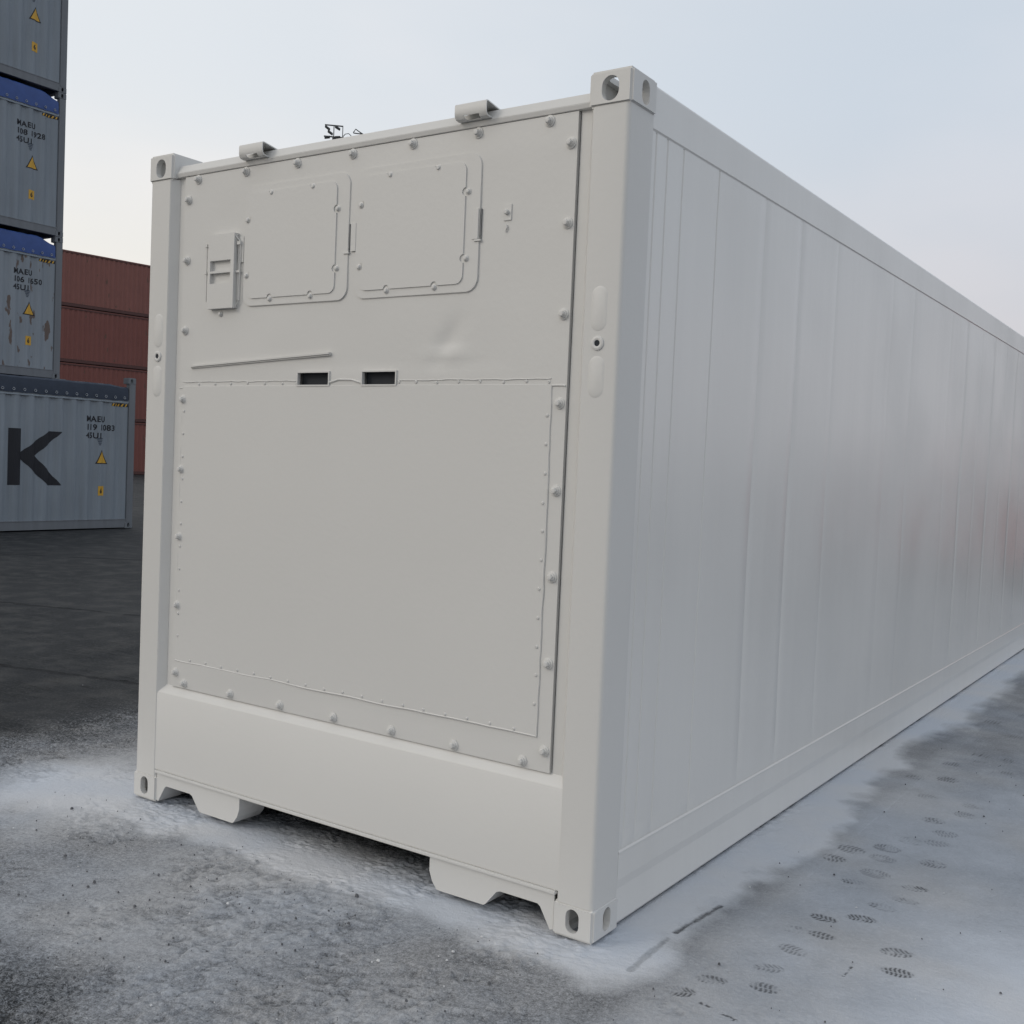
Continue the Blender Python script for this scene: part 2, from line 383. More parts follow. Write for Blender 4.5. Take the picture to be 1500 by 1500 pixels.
# gravel and paint flakes lying about: nobody could count them
sc = MB(); rs = random.Random(9)
for k in range(900):
    if k % 3 == 0: px, py = rs.uniform(-.5, 2.4), rs.uniform(-1.5, -.15)
    elif k % 3 == 1: px, py = rs.gauss(1.6, .9), rs.uniform(-1.4, -.1)
    else: px, py = rs.uniform(2.6, 4.0), rs.uniform(-.6, 4)
    if k % 9 == 0: px, py = rs.gauss(-3, 1.8), rs.uniform(-1, 4)
    if 0 < px < W_ and py > -.03 and k % 9: continue
    if px > 2.45 and rs.random() < .75: continue
    r = min(.011, .0016 + rs.expovariate(1 / .0014)); mi = 1 if rs.random() < .16 else 0
    vs_ = []
    for i in range(6):
        a = i * math.pi / 3 + rs.uniform(-.3, .3); rr_ = r * rs.uniform(.7, 1.2); vs_.append((px + rr_ * math.cos(a), py + rr_ * math.sin(a) * .8, -.006))
    h = r * (rs.uniform(.25, .5) if mi else rs.uniform(.6, 1.0))
    for i in range(6): vs_.append((px + (vs_[i][0] - px) * .65, py + (vs_[i][1] - py) * .65, -.004 + h * rs.uniform(.7, 1.1)))
    sc.add(vs_, [(6, 7, 8, 9, 10, 11)] + [(i, (i + 1) % 6, 6 + (i + 1) % 6, 6 + i) for i in range(6)], mi)
link('gravel', sc.mesh('gravel', [STONE, FLAKE]), kind='stuff')

# ------------------------------------------------------------------ castings (holes cut by boolean)
def bool_diff(a, cutters):
    oa = bpy.data.objects.new('tmp', a); C.objects.link(oa); tmp = [oa]
    for c in cutters:
        oc = bpy.data.objects.new('tmpc', c); C.objects.link(oc); tmp.append(oc)
        md = oa.modifiers.new('b', 'BOOLEAN'); md.operation = 'DIFFERENCE'; md.object = oc; md.solver = 'EXACT'
    dg = bpy.context.evaluated_depsgraph_get(); dg.update()
    m = bpy.data.meshes.new_from_object(oa.evaluated_get(dg), depsgraph=dg)
    for o in tmp: bpy.data.objects.remove(o)
    return m
def oval(cx, cz, wd, ht, n=10):
    r = wd / 2; h = ht / 2 - r; p = []
    for k in range(n + 1): a = math.pi * k / n; p.append((cx + r * math.cos(a), cz + h + r * math.sin(a)))
    for k in range(n + 1): a = math.pi + math.pi * k / n; p.append((cx + r * math.cos(a), cz - h + r * math.sin(a)))
    return p
def casting_base(material, fw):
    # corner at origin: x from 0 (outer) to .162 inward, y 0..178, z 0..118, top/bottom opening at z=0
    b = MB().box(0, .162, 0, .178, 0, .118).mesh('cast', material, .009, 3)
    cuts = [MB().box(.026, .140, .026, .155, .020, .094).mesh('c1', material),
            MB().prism(oval(.081, .062, fw, .082), 1, -.05, .05).mesh('c2', material),
            MB().prism(oval(.095, .062, .052, .082), 0, -.05, .05).mesh('c3', material),
            MB().prism(oval(.085, .089, .062, .12), 2, -.05, .05).mesh('c4', material)]
    m = bool_diff(b, cuts); m.shade_smooth(); m.set_sharp_from_angle(angle=R(35)); return m
def casting_set(material, name):
    out = {}
    for top in (0, 1):
        base = casting_base(material, .064 if top else .052)
        for sx in (0, 1):
            for sy in (0, 1):
                m = base.copy(); m.name = name
                fl = (-1) ** (sx + sy + top)
                m.transform(Matrix.Diagonal(((-1 if sx else 1), (-1 if sy else 1), (-1 if top else 1), 1)))
                if fl < 0: m.flip_normals()
                out[(sx, sy, top)] = m
    return out
CW = casting_set(WHITE, 'corner_casting')
CG = casting_set(FRAMEG, 'grey_corner_casting')
CRD = casting_set(REDR, 'red_corner_casting')
def castings(root, cs, H=H_, L=L_, pick=None):
    for k, m in cs.items():
        if pick and k not in pick: continue
        link('corner_casting', m, root, (W_ if k[0] else 0, L if k[1] else 0, H if k[2] else 0))

# ------------------------------------------------------------------ the white refrigerated container
wc = thing('refrigerated_container', 'freshly repainted off-white refrigerated container standing nearest, bolted end panel toward the viewer', 'container')
castings(wc, CW)
def arc(cx, cy, r, a0, a1, n=5): return [(cx + r * math.cos(R(a0 + (a1 - a0) * k / n)), cy + r * math.sin(R(a0 + (a1 - a0) * k / n))) for k in range(n + 1)]
# front posts (plan polygons), right one then mirrored
pr = [(2.2945, .005)] + arc(2.414, .022, .017, 270, 360) + [(2.431, .172), (2.30, .172), (2.268, .06), (2.268, .041)]
BOSS_Z = ((2.045, 2.195), (1.825, 1.965))
for s in (1, 0):
    P_ = pr if s else [(W_ - x, y) for x, y in pr]
    post = link('corner_post', MB().prism(P_, 2, .112, 2.784).mesh('corner_post', WHITE, .002, 2), wc)
    cx = 2.350 if s else W_ - 2.350
    for z0, z1 in BOSS_Z:
        m_ = MB(); po = oval(cx, (z0 + z1) / 2, .062, z1 - z0); pi_ = oval(cx, (z0 + z1) / 2, .046, z1 - z0 - .016)
        n = len(po); vs_ = [(x, .0052, z) for x, z in po] + [(x, .0042, z) for x, z in oval(cx, (z0 + z1) / 2, .055, z1 - z0 - .007)] + [(x, .0030, z) for x, z in pi_]
        fs_ = [(a * n + i, a * n + (i + 1) % n, (a + 1) * n + (i + 1) % n, (a + 1) * n + i) for a in (0, 1) for i in range(n)] + [tuple(range(2 * n, 3 * n))]
        link('embossed_pad', m_.add(vs_, fs_).mesh('embossed_pad', WHITE, smooth=True), post)
    rg = MB().lathe([(.024, 0), (.0235, .004), (.020, .006), (.013, .006), (.0105, .0045), (.0105, .0025)], (cx, .005, 2.006), seg=28)
    rg.m[-1] = 1
    link('vent_ring', rg.mesh('vent_ring', [WHITE, DARK], smooth=True), post)
for s in (0, 1):
    x0, x1 = (0.003, .12) if s == 0 else (W_ - .12, W_ - .003)
    link('corner_post', MB().box(x0, x1, L_ - .16, L_ - .004, .112, 2.784).mesh('corner_post', WHITE, .004), wc)
# header above the front panel
hp = [(.045, 2.789), (.0255, 2.790), (.0215, 2.807), (.0240, 2.812), (.040, 2.843), (.056, 2.849), (.20, 2.852), (.20, 2.80)]
link('header', MB().prism(hp, 0, .150, 2.288).mesh('header', WHITE, .0015, 2), wc)
# roof with shallow ribs
rf_ = MB(); yy = [.20]; zz = [2.852]
y = .4
while y < L_ - .4: yy += [y, y + .03, y + .10, y + .13]; zz += [2.852, 2.862, 2.862, 2.852]; y += .28
yy.append(L_ - .1); zz.append(2.852)
rf_.add([(x, a, b) for x in (.09, W_ - .09) for a, b in zip(yy, zz)], [(i, i + 1, i + 1 + len(yy), i + len(yy)) for i in range(len(yy) - 1)])
link('roof', rf_.mesh('roof', WHITE), wc)
# top side rails and bottom side rails
for s in (0, 1):
    f = (lambda p: [(W_ - x, z) for x, z in p]) if s == 0 else (lambda p: p)
    tr = f([(2.300, 2.852), (2.345, 2.880), (2.422, 2.886), (2.4275, 2.884), (2.4308, 2.877), (2.4308, 2.742), (2.4265, 2.735), (2.36, 2.735)])
    link('top_side_rail', MB().prism(tr, 1, .170, L_ - .17).mesh('top_side_rail', SIDE), wc)
    br = f([(2.4262, .272), (2.4295, .276), (2.4325, .268), (2.4310, .258), (2.4310, .170), (2.4240, .135), (2.4255, .016), (2.418, .005), (2.34, .005), (2.34, .012), (2.40, .022), (2.40, .272)])
    link('bottom_side_rail', MB().prism(br, 1, .172, L_ - .17).mesh('bottom_side_rail', SIDE), wc)
# side walls: long gently rippled sheets with narrow vertical seams
seams = [.205, .292, .420, .732, 1.215, 1.65, 2.165, 2.66, 3.15, 3.62]
while seams[-1] < 11.6: seams.append(seams[-1] + .49)
def side_wall(sx):
    ys = [.165]
    for s_ in seams:
        a = ys[-1]; b = s_ - .007; n = max(1, int((b - a) / .06))
        ys += [a + (b - a) * k / n for k in range(1, n + 1)] + [s_ - .0035, s_ + .0035, s_ + .007]
    ys += [L_ - .165]; ys = np.array(ys); zs = np.linspace(.262, 2.742, 60)
    A, B = np.meshgrid(ys, zs, indexing='ij')
    g = np.zeros_like(ys)
    for i, s_ in enumerate(seams):
        g = np.where(np.abs(ys - s_) < .005, .0034 if i < 4 else .0012 if i < 6 else (.0005, .0, .0003)[i % 3] if s_ < 5 else (.0011, .0005)[i % 2], g)
    wv = (fbm(A, B, .9, 3, 12. + 30 * sx) - .5) * .016 * sstep(.2, .9, A) + (fbm(A * 3.4, B * .35, 1.0, 2, 3.) - .5) * .0050
    ed = np.minimum(sstep(.26, .5, B), 1 - sstep(2.5, 2.74, B)) * sstep(.165, .5, A)
    off = -g[:, None] * sstep(.27, .34, B) + wv * ed
    Xs = 2.4270 + off if sx else W_ - 2.4270 - off
    co = np.stack([Xs, A, B], -1).reshape(-1, 3); n1, n2 = A.shape; ix = np.arange(n1 * n2).reshape(n1, n2)
    q = np.stack([ix[:-1, :-1], ix[1:, :-1], ix[1:, 1:], ix[:-1, 1:]], -1).reshape(-1, 4)
    m_ = MB(); m_.add(co.tolist(), q.tolist()); return m_.mesh('side_wall', SIDE, smooth=True)
for sx in (0, 1): link('side_wall', side_wall(sx), wc)
# underframe and floor
u = MB().box(.09, W_ - .09, .05, L_ - .05, .146, .20)
y = .9
while y < 11.5: u.box(.10, W_ - .10, y, y + .05, .035, .146); y += .55
link('underframe', u.mesh('underframe', UNDER), wc)
rear = link('rear_wall', MB().box(.12, W_ - .12, L_ - .06, L_ - .02, .15, 2.80).mesh('rear_wall', WHITE), wc)
for a, b in ((.13, 1.21), (1.23, 2.308)): link('rear_door', MB().box(a, b, L_ - .02, L_ + .005, .18, 2.77).mesh('rear_door', WHITE, .004), wc)
# recessed surround behind the panel
link('recess_frame', MB().box(.156, .2105, .0415, .09, .50, 2.7955).box(2.2278, 2.278, .0415, .09, .50, 2.7955).box(.2105, 2.2300, .064, .09, .50, 2.7955)
     .box(.2105, 2.2300, .0415, .0635, .50, .533).mesh('recess_frame', WHITE), wc)
gk = MB().tube([(2.2251, .038, .54), (2.2249, .036, 1.4), (2.2253, .038, 2.1), (2.2250, .037, 2.785)], .0012, 6)
link('gasket', gk.mesh('gasket', SEAL, smooth=True), wc)
# lower beam with sloped top
bp_ = [(.060, .552), (.0445, .540), (.0415, .534), (.013, .506), (.0075, .496), (.0070, .147), (.060, .147)]
beam = link('lower_beam', MB().prism(bp_, 0, .138, 2.300).mesh('lower_beam', WHITE, .003, 3), wc)
link('sill_flange', MB().box(.152, 2.286, -.003, .16, .134, .1465).mesh('sill_flange', WHITE, .003, 2), beam)
# skirt plates with forklift-style cut-outs; lugs curl back
def skirt(mir):
    p = [(.160, .1335), (.160, .012), (.172, .006), (.215, .076), (.226, .084), (.385, .084), (.400, .078), (.446, .022), (.456, .017), (.655, .016), (.668, .018), (.690, .045), (.7035, .080), (.7035, .1335)]
    if mir: p = [(W_ - x, z) for x, z in p]
    m_ = MB().prism(p, 1, .008, .015)
    # returns running backwards along the cut edges
    for i in list(range(2, 6)) + list(range(6, 13)):
        a, b = p[i], p[i + 1] if i + 1 < len(p) else p[i]
        if abs(a[1] - .1335) < 1e-4 and abs(b[1] - .1335) < 1e-4: continue
        y1 = .16 if i >= 9 or i in (6, 7) else .13
        t_ = .003; tx = -.004 if i >= 10 else .003 if 6 <= i <= 8 else -.003 if i == 2 else 0.
        if mir: tx = -tx
        m_.add([(a[0], .0145, a[1]), (b[0], .0145, b[1]), (b[0], y1, b[1]), (a[0], y1, a[1]),
                (a[0] + tx, .0145, a[1] + t_), (b[0] + tx, .0145, b[1] + t_), (b[0] + tx, y1, b[1] + t_), (a[0] + tx, y1, a[1] + t_)],
               [(0, 1, 2, 3), (7, 6, 5, 4), (0, 4, 5, 1), (2, 6, 7, 3), (1, 5, 6, 2), (3, 7, 4, 0)])
    return m_.mesh('skirt_plate', WHITE)
for mir in (0, 1): link('skirt_plate', skirt(mir), wc)
# ---- the bolted panel
SL = [(.948, 1.117), (1.297, 1.464)]; SZ = (1.877, 1.925)
PX0, PX1, PZ0, PZ1, PY = .2135, 2.2225, .536, 2.788, .0300
xs = sorted(set(list(np.linspace(PX0, PX1, 90)) + [a for s_ in SL for a in s_])); zs = sorted(set(list(np.linspace(PZ0, PZ1, 100)) + list(SZ)))
xs = [x for x in xs if x in (PX0, PX1) or all(abs(x - a) > .006 or x == a for s_ in SL for a in s_)]
zs = [z for z in zs if all(abs(z - a) > .006 or z == a for a in SZ)]
A, B = np.meshgrid(np.array(xs), np.array(zs), indexing='ij')
edge = sstep(PX0, PX0 + .12, A) * (1 - sstep(PX1 - .12, PX1, A)) * sstep(PZ0, PZ0 + .12, B) * (1 - sstep(PZ1 - .12, PZ1, B))
ph = (fbm(A, B, 1.6, 3, 22.) - .5) * .010 * edge
ca, sa = math.cos(R(55)), math.sin(R(55))
du, dv = (A - 1.70) * ca + (B - 2.03) * sa, -(A - 1.70) * sa + (B - 2.03) * ca
ph += .008 * np.exp(-(du / .09) ** 2 - (dv / .035) ** 2) - .008 * np.exp(-((A - 1.70) / .09) ** 2 - ((B - 1.985) / .018) ** 2)
ph = np.clip(ph, -.006, .02); ph *= ~((B < 1.93) & (B > 1.87))
n1, n2 = A.shape
co = np.stack([A, PY + ph, B], -1).reshape(-1, 3).tolist(); ix = np.arange(n1 * n2).reshape(n1, n2)
fs_ = []
for i in range(n1 - 1):
    for j in range(n2 - 1):
        xm = (xs[i] + xs[i + 1]) / 2; zm = (zs[j] + zs[j + 1]) / 2
        if SZ[0] < zm < SZ[1] and any(a < xm < b for a, b in SL): continue
        fs_.append((int(ix[i, j]), int(ix[i + 1, j]), int(ix[i + 1, j + 1]), int(ix[i, j + 1])))
pm = MB().add(co, fs_)
for (x0, x1, z0, z1) in ((PX0, PX1, PZ0, PZ1),):   # edge return
    pm.add([(x1, PY, z0), (x1, PY, z1), (x1, .062, z1), (x1, .062, z0), (x0, PY, z0), (x0, PY, z1), (x0, .062, z1), (x0, .062, z0)],
           [(0, 1, 2, 3), (4, 7, 6, 5), (0, 3, 7, 4), (1, 5, 6, 2)])
panel = link('end_panel', pm.mesh('end_panel', WHITE, smooth=True, recalc=False), wc)
panel.data.set_sharp_from_angle(angle=R(30))
for (a, b) in SL:
    m_ = MB(); z0, z1 = SZ; t_ = .0055
    for r4 in ((a - t_, b + t_, z0 - t_, z0), (a - t_, b + t_, z1, z1 + t_), (a - t_, a, z0, z1), (b, b + t_, z0, z1)): m_.box(r4[0], r4[1], PY - .006, PY + .010, r4[2], r4[3])
    m_.box(a - .004, b + .004, PY + .025, PY + .033, z0 - .004, z1 + .004, 1)
    link('slot', m_.mesh('slot', [WHITE, DARK]), panel)
# lower riveted sheet with wavy sealed edge
sh = MB().prism(rrect(.236, 2.163, .655, 1.8745, .012), 1, PY - .0030, PY + .001)
sheet = link('riveted_sheet', sh.mesh('riveted_sheet', WHITE, .001, 1), panel)
def bead(p, q, seed, r=.0032, amp=.0035, n=46):
    w1 = wavy(n, amp, seed); pts = []
    dxx, dzz = q[0] - p[0], q[1] - p[1]; l = math.hypot(dxx, dzz)
    for i in range(n):
        t = i / (n - 1); pts.append((p[0] + dxx * t - dzz / l * w1[i], PY - .0012, p[1] + dzz * t + dxx / l * w1[i]))
    return pts
bd = MB(); bd.tube(bead((2.164, .655), (2.164, 1.872), 1), .0034); bd.tube(bead((.236, .655), (2.164, .655), 2), .0034)
bd.tube(bead((.236, .655), (.236, 1.872), 3), .0018); bd.tube(bead((.215, 1.868), (.236, 1.868), 4, n=4), .002); bd.tube(bead((2.164, 1.868), (2.219, 1.868), 5, n=5), .0035)
bd.tube(bead((.236, 1.893), (.945, 1.893), 6), .0020); bd.tube(bead((1.470, 1.893), (2.16, 1.893), 7), .0020)
bd.tube([(1.123, PY - .002, 1.886), (1.17, PY - .002, 1.897), (1.24, PY - .002, 1.896), (1.291, PY - .002, 1.884)], .0036)
link('sealant_bead', bd.mesh('sealant_bead', WHITE, smooth=True), panel)
# bolts and rivets
def bolt_mesh(seed):
    rr_ = random.Random(seed); m_ = MB(); a0 = rr_.random()
    m_.lathe([(.0205, 0), (.0205, .003), (.019, .0045), (.015, .005), (.0145, .009), (.0135, .0105), (.006, .0108)], (0, 0, 0), seg=20)
    hx = [(.0108, .010), (.0108, .019), (.009, .021), (.004, .0215)]
    k = MB().lathe(hx, (0, 0, 0), seg=6); ca_, sa_ = math.cos(a0), math.sin(a0)
    m_.add([(x * ca_ - z * sa_, y, x * sa_ + z * ca_) for x, y, z in k.v], k.f)
    return m_.mesh('bolt', WHITE, .0008, 2)
BM = [bolt_mesh(i) for i in range(4)]
RM = MB().lathe([(.0062, 0), (.0060, .0018), (.0045, .0034), (.0018, .0038), (.0012, .0022)], (0, 0, 0), seg=10).mesh('rivet', WHITE, smooth=True)
SM = MB().lathe([(.0125, 0), (.0122, .002), (.009, .003), (.0085, .007), (.006, .0095), (.002, .010)], (0, 0, 0), seg=12).mesh('hatch_bolt', WHITE, smooth=True)
bolts = [(.3 + .3015 * i, 2.769) for i in range(7)] + [(.3 + .3015 * i, .559) for i in range(7)]
bolts += [(.240, z) for z in (2.686, 2.424, 2.119, 1.816, 1.508, 1.209, .904, .601)] + [(2.198, z) for z in (2.684, 2.417, 2.111, 1.809, 1.511, 1.214, .914, .610)]
for i, (x, z) in enumerate(bolts): link('bolt', BM[i % 4], panel, (x, PY, z))
riv = [(x, 1.884) for x in (.342, .447, .548, .648, .751, .857, .940, 1.481, 1.562, 1.661, 1.763, 1.858, 1.959, 2.058, 2.151)]
riv += [(x, .667) for x in np.arange(.337, 2.12, .1018)]
riv += [(2.151, z) for z in np.arange(.768, 1.80, .0998)] + [(.250, z) for z in np.arange(.768, 1.80, .0998)]
for x, z in riv: link('rivet', RM, panel, (x + random.uniform(-.002, .002), PY - (.003 if z < 1.87 else .0), z + random.uniform(-.002, .002)))
# hatches
def hatch(x0, x1, hb):
    z0, z1 = 2.206, 2.703
    m_ = MB().prism(rrect(x0, x1, z0, z1, .052, 8), 1, PY - .0060, PY + .012)
    h = link('hatch', m_.mesh('hatch', WHITE, .0015, 2), wc)
    nt_ = [('b' if abs(z - 2.231) < .01 else 't' if abs(z - 2.664) < .01 else 'r' if x > (x0 + x1) / 2 else 'l', x if z in (2.231, 2.664) else z, .015) for x, z in hb]
    m2 = MB().prism(rrect(x0 + .030, x1 - .066, z0 + .031, z1 - .030, .032, 8, nt_), 1, PY - .0105, PY - .002)
    link('hatch_cover', m2.mesh('hatch_cover', WHITE), h)
    for x, z in hb: link('bolt', SM, h, (x, PY - .0060, z))
    return h
h1 = hatch(.608, 1.201, [(.767, 2.664), (1.003, 2.664), (1.141, 2.564), (1.143, 2.332), (1.004, 2.231), (.772, 2.231), (.628, 2.334), (.628, 2.564)])
h2 = hatch(1.238, 1.832, [(1.407, 2.664), (1.638, 2.664), (1.777, 2.565), (1.778, 2.327), (1.636, 2.231), (1.405, 2.231), (1.262, 2.329), (1.262, 2.565)])
for x0, par, dk in ((1.2035, h1, 1), (1.836, h2, 1), (.574, h1, 0)):
    m_ = MB()
    if dk == 1 and x0 < 1.5: m_.box(x0 + .010, x0 + .036, PY - .0080, PY - .0050, 2.392, 2.500)
    elif dk == 1: m_.box(x0 - .034, x0 - .008, PY - .0095, PY - .0061, 2.392, 2.500)
    else: m_.box(x0, x0 + .030, PY - .0050, PY, 2.392, 2.500)
    if dk: m_.box(x0 - .001, x0 + .0025, PY - .0068, PY - .0005, 2.388, 2.500, 1).box(x0 - .024, x0 + .004, PY - .011, PY - .004, 2.384, 2.391)  # dark strip stands in for the shadow gap by the hatch
    link('latch', m_.mesh('latch', [WHITE, DARK], .0008, 1), par)
# recessed document / vent cover on the left
vm = MB(); vy = .006; VX = (.405, .419, .547, .567); VZ = (2.202, 2.308, 2.352, 2.361, 2.405, 2.516)
for i in range(3):
    for j in range(5):
        if i == 1 and j in (1, 3): continue
        vm.add([(VX[i], vy, VZ[j]), (VX[i + 1], vy, VZ[j]), (VX[i + 1], vy, VZ[j + 1]), (VX[i], vy, VZ[j + 1])], [(0, 1, 2, 3)])
for z0, z1 in ((VZ[1], VZ[2]), (VZ[3], VZ[4])):
    a, b = VX[1], VX[2]; y1 = vy + .017
    vm.add([(a, vy, z0), (b, vy, z0), (b, vy, z1), (a, vy, z1), (a, y1, z0), (b, y1, z0), (b, y1, z1), (a, y1, z1)],
           [(0, 4, 5, 1), (1, 5, 6, 2), (2, 6, 7, 3), (3, 7, 4, 0), (4, 7, 6, 5)])
a, b, z0, z1 = VX[0], VX[3], VZ[0], VZ[5]
vm.add([(a, vy, z0), (b, vy, z0), (b, vy, z1), (a, vy, z1), (a, PY, z0), (b, PY, z0), (b, PY, z1), (a, PY, z1)], [(0, 4, 5, 1), (1, 5, 6, 2), (2, 6, 7, 3), (3, 7, 4, 0)])
vc = link('vent_cover', vm.mesh('vent_cover', WHITE, recalc=False), wc)
fr = MB()
fr.tube([(.566, .012, 2.506), (.590, .020, 2.478), (.590, .020, 2.234), (.568, .018, 2.208)], .0026, 6)
fr.tube([(.579, .022, 2.470), (.578, .022, 2.235)], .0022, 6)
fr.box(.568, .592, .016, .024, 2.350, 2.359).box(.575, .594, .014, .026, 2.466, 2.480)
link('guide_frame', fr.mesh('guide_frame', WHITE), vc); fr = MB()
fr.tube([(.378, .022, 2.480), (.380, .022, 2.238)], .0026, 6); fr.box(.370, .384, .016, .030, 2.470, 2.482).box(.368, .384, .016, .030, 2.355, 2.366)
link('guide_rod', fr.mesh('guide_rod', WHITE), vc)
link('bolt', SM, vc, (.467, PY, 2.182))
# thin ledge strip, slightly tilted
lm = MB(); lp = [(.293, 1.957), (1.123, 1.998)]
for k in (0, 1):
    a, b = (.0, .005) if k else (.0055, .0125)
    y0 = PY - (.013 if k == 0 else .007)
    lm.add([(lp[0][0], yv, lp[0][1] - .006 + zo) for yv in (y0, PY) for zo in (a, b)] + [(lp[1][0], yv, lp[1][1] - .006 + zo) for yv in (y0, PY) for zo in (a, b)],
           [(0, 4, 5, 1), (2, 3, 7, 6), (1, 5, 7, 3), (0, 2, 6, 4), (0, 1, 3, 2), (4, 6, 7, 5)])
link('drip_strip', lm.mesh('drip_strip', WHITE), wc)
lt = MB().box(1.934, 1.966, PY - .004, PY, 2.448, 2.504); kk = MB().lathe([(.009, 0), (.009, .010), (.006, .012)], (1.948, PY - .004, 2.476), seg=6)
lt.add(kk.v, kk.f); lt.tube([(1.948, PY - .004, 2.432), (1.951, PY - .005, 2.42), (1.945, PY - .003, 2.408)], .003)
link('latch_plate', lt.mesh('latch_plate', WHITE), wc)
# folded brackets on the header
for bx in (.603, 1.730):
    bxs = [bx, bx + .038, bx + .105, bx + .139]
    path = [(.024, 2.812), (.010, 2.811), (-.006, 2.814), (-.013, 2.823), (-.015, 2.834), (-.015, 2.861), (-.012, 2.866), (-.005, 2.867), (.095, 2.851)]
    m_ = MB(); n = len(path)
    m_.add([(x, y_, z_) for x in bxs for y_, z_ in path], [(i * n + j, i * n + j + 1, (i + 1) * n + j + 1, (i + 1) * n + j) for i in range(3) for j in range(n - 1) if not (i == 1 and j in (1, 2))])
    me_ = m_.mesh('lashing_bracket', WHITE, smooth=True)
    bm = bmesh.new(); bm.from_mesh(me_); bmesh.ops.solidify(bm, geom=bm.faces[:], thickness=.004); bm.to_mesh(me_); bm.free(); me_.set_sharp_from_angle(angle=R(40))
    link('lashing_bracket', me_, wc)

# ------------------------------------------------------------------ corrugated containers
PER = .278
def corr(s):                # depth behind the outer flat at coordinate s
    t = (s % PER)
    if t < .072: return 0.
    if t < .140: return (t - .072) / .068 * .036
    if t < .210: return .036
    return (1 - (t - .210) / .068) * .036
BRK = lambda s0, s1: sorted({s0, s1} | {k * PER + b for k in range(int(s0 / PER) - 1, int(s1 / PER) + 2) for b in (0, .072, .140, .210) if s0 < k * PER + b < s1})
# local frame of a stacked container: x along the long side (0..L), visible side at y=0 facing -y, width to +y
def corr_wall(L, x0, x1, z0, z1, y0, sgn, material, name='side_wall', nz=1):
    ss = BRK(x0, x1); m_ = MB(); n = len(ss)
    m_.add([(s, y0 + sgn * corr(s), z) for z in (z0, z1) for s in ss], [(i, i + 1, i + 1 + n, i + n) for i in range(n - 1)])
    return m_.mesh(name, material)
def on_wall(poly_mesh, y0, sgn=1, lift=.003):
    """cut a flat marking (x,z) at the corrugation breaks and lay it on the wall like paint"""
    bm = bmesh.new(); bm.from_mesh(poly_mesh)
    xs_ = [v_.co.x for v_ in bm.verts]
    for s in BRK(min(xs_), max(xs_)):
        bmesh.ops.bisect_plane(bm, geom=bm.verts[:] + bm.edges[:] + bm.faces[:], plane_co=(s, 0, 0), plane_no=(1, 0, 0))
    for v_ in bm.verts: v_.co.y = y0 + sgn * corr(v_.co.x) - lift
    bm.to_mesh(poly_mesh); bm.free(); return poly_mesh
def text_mesh(body, size, x, z, material, widen=1.):
    cu = bpy.data.curves.new('t', 'FONT'); cu.body = body; cu.size = size; cu.resolution_u = 3; cu.offset = size * .03; cu.space_line = 1.05; cu.space_character = 1.1
    o = bpy.data.objects.new('t', cu); C.objects.link(o); dg = bpy.context.evaluated_depsgraph_get(); dg.update()
    m_ = bpy.data.meshes.new_from_object(o.evaluated_get(dg), depsgraph=dg); bpy.data.objects.remove(o)
    for v_ in m_.vertices: v_.co = (x + v_.co.x * widen, 0, z + v_.co.y)
    m_.materials.clear(); m_.materials.append(material); return m_
def flat(polys, mats):
    m_ = MB()
    for i, (p, mi) in enumerate(polys): m_.add([(x, -i * .0012, z) for x, z in p], [tuple(range(len(p)))], mi)
    return m_

def shell(root, L, wall, frame, rail, cast, H=H_, wall_top=2.74, roof=True):
    castings_local(root, cast, L, H)
    for x0, x1 in ((.004, .150), (L - .150, L - .004)):
        for y0, y1 in ((.004, .10), (W_ - .10, W_ - .004)):
            link('corner_post', MB().box(x0, x1, y0, y1, .112, H - .112).mesh('corner_post', frame, .006), root)
    for y0 in (.010, W_ - .085):
        link('bottom_side_rail', MB().box(.15, L - .15, y0, y0 + .075, .016, .178).box(.15, L - .15, y0 - .006 if y0 < 1 else y0 + .01, y0 + .07, .166, .182).mesh('bottom_side_rail', frame, .002, 1), root)
        link('top_side_rail', MB().box(.15, L - .15, y0, y0 + .07, wall_top - .004, wall_top + .06).mesh('top_side_rail', rail, .004), root)
    link('side_wall', corr_wall(L, .148, L - .148, .175, wall_top, .022, 1, wall), root)
    link('side_wall', corr_wall(L, .148, L - .148, .175, wall_top, W_ - .022, -1, wall), root)
    for x0, nm in ((.03, 'end_wall'), (L - .07, 'end_door')):
        m_ = MB().box(x0, x0 + .04, .10, W_ - .10, .14, wall_top - .06 if not roof else H - .10)
        for k in range(6): m_.box(x0 - .015 if x0 < 1 else x0 + .04, x0 if x0 < 1 else x0 + .055, .3 + k * .33, .4 + k * .33, .2, 2.5)
        link(nm, m_.mesh(nm, wall), root)
    link('end_sill', MB().box(.02, .12, .16, W_ - .16, .02, .135).box(L - .12, L - .02, .16, W_ - .16, .02, .135).mesh('end_sill', frame), root)
    fl = MB().box(.10, L - .10, .09, W_ - .09, .14, .17); x = .6
    while x < L - .5: fl.box(x, x + .05, .09, W_ - .09, .03, .139); x += .6
    link('floor', fl.mesh('floor', UNDER), root)
    if roof: link('roof', MB().box(.10, L - .10, .05, W_ - .05, H - .10, H - .03).mesh('roof', wall), root)
CSROT = {}
def castings_local(root, cs, L, H):
    for k, m in cs.items():
        key = (id(cs), k)
        if key not in CSROT:                  # turn the casting so that its 178 mm side runs along local x
            mm = m.copy(); mm.transform(Matrix(((0, 1, 0, 0), (1, 0, 0, 0), (0, 0, 1, 0), (0, 0, 0, 1)))); mm.flip_normals(); CSROT[key] = mm
        link('corner_casting', CSROT[key], root, (L if k[1] else 0, W_ if k[0] else 0, H if k[2] else 0))

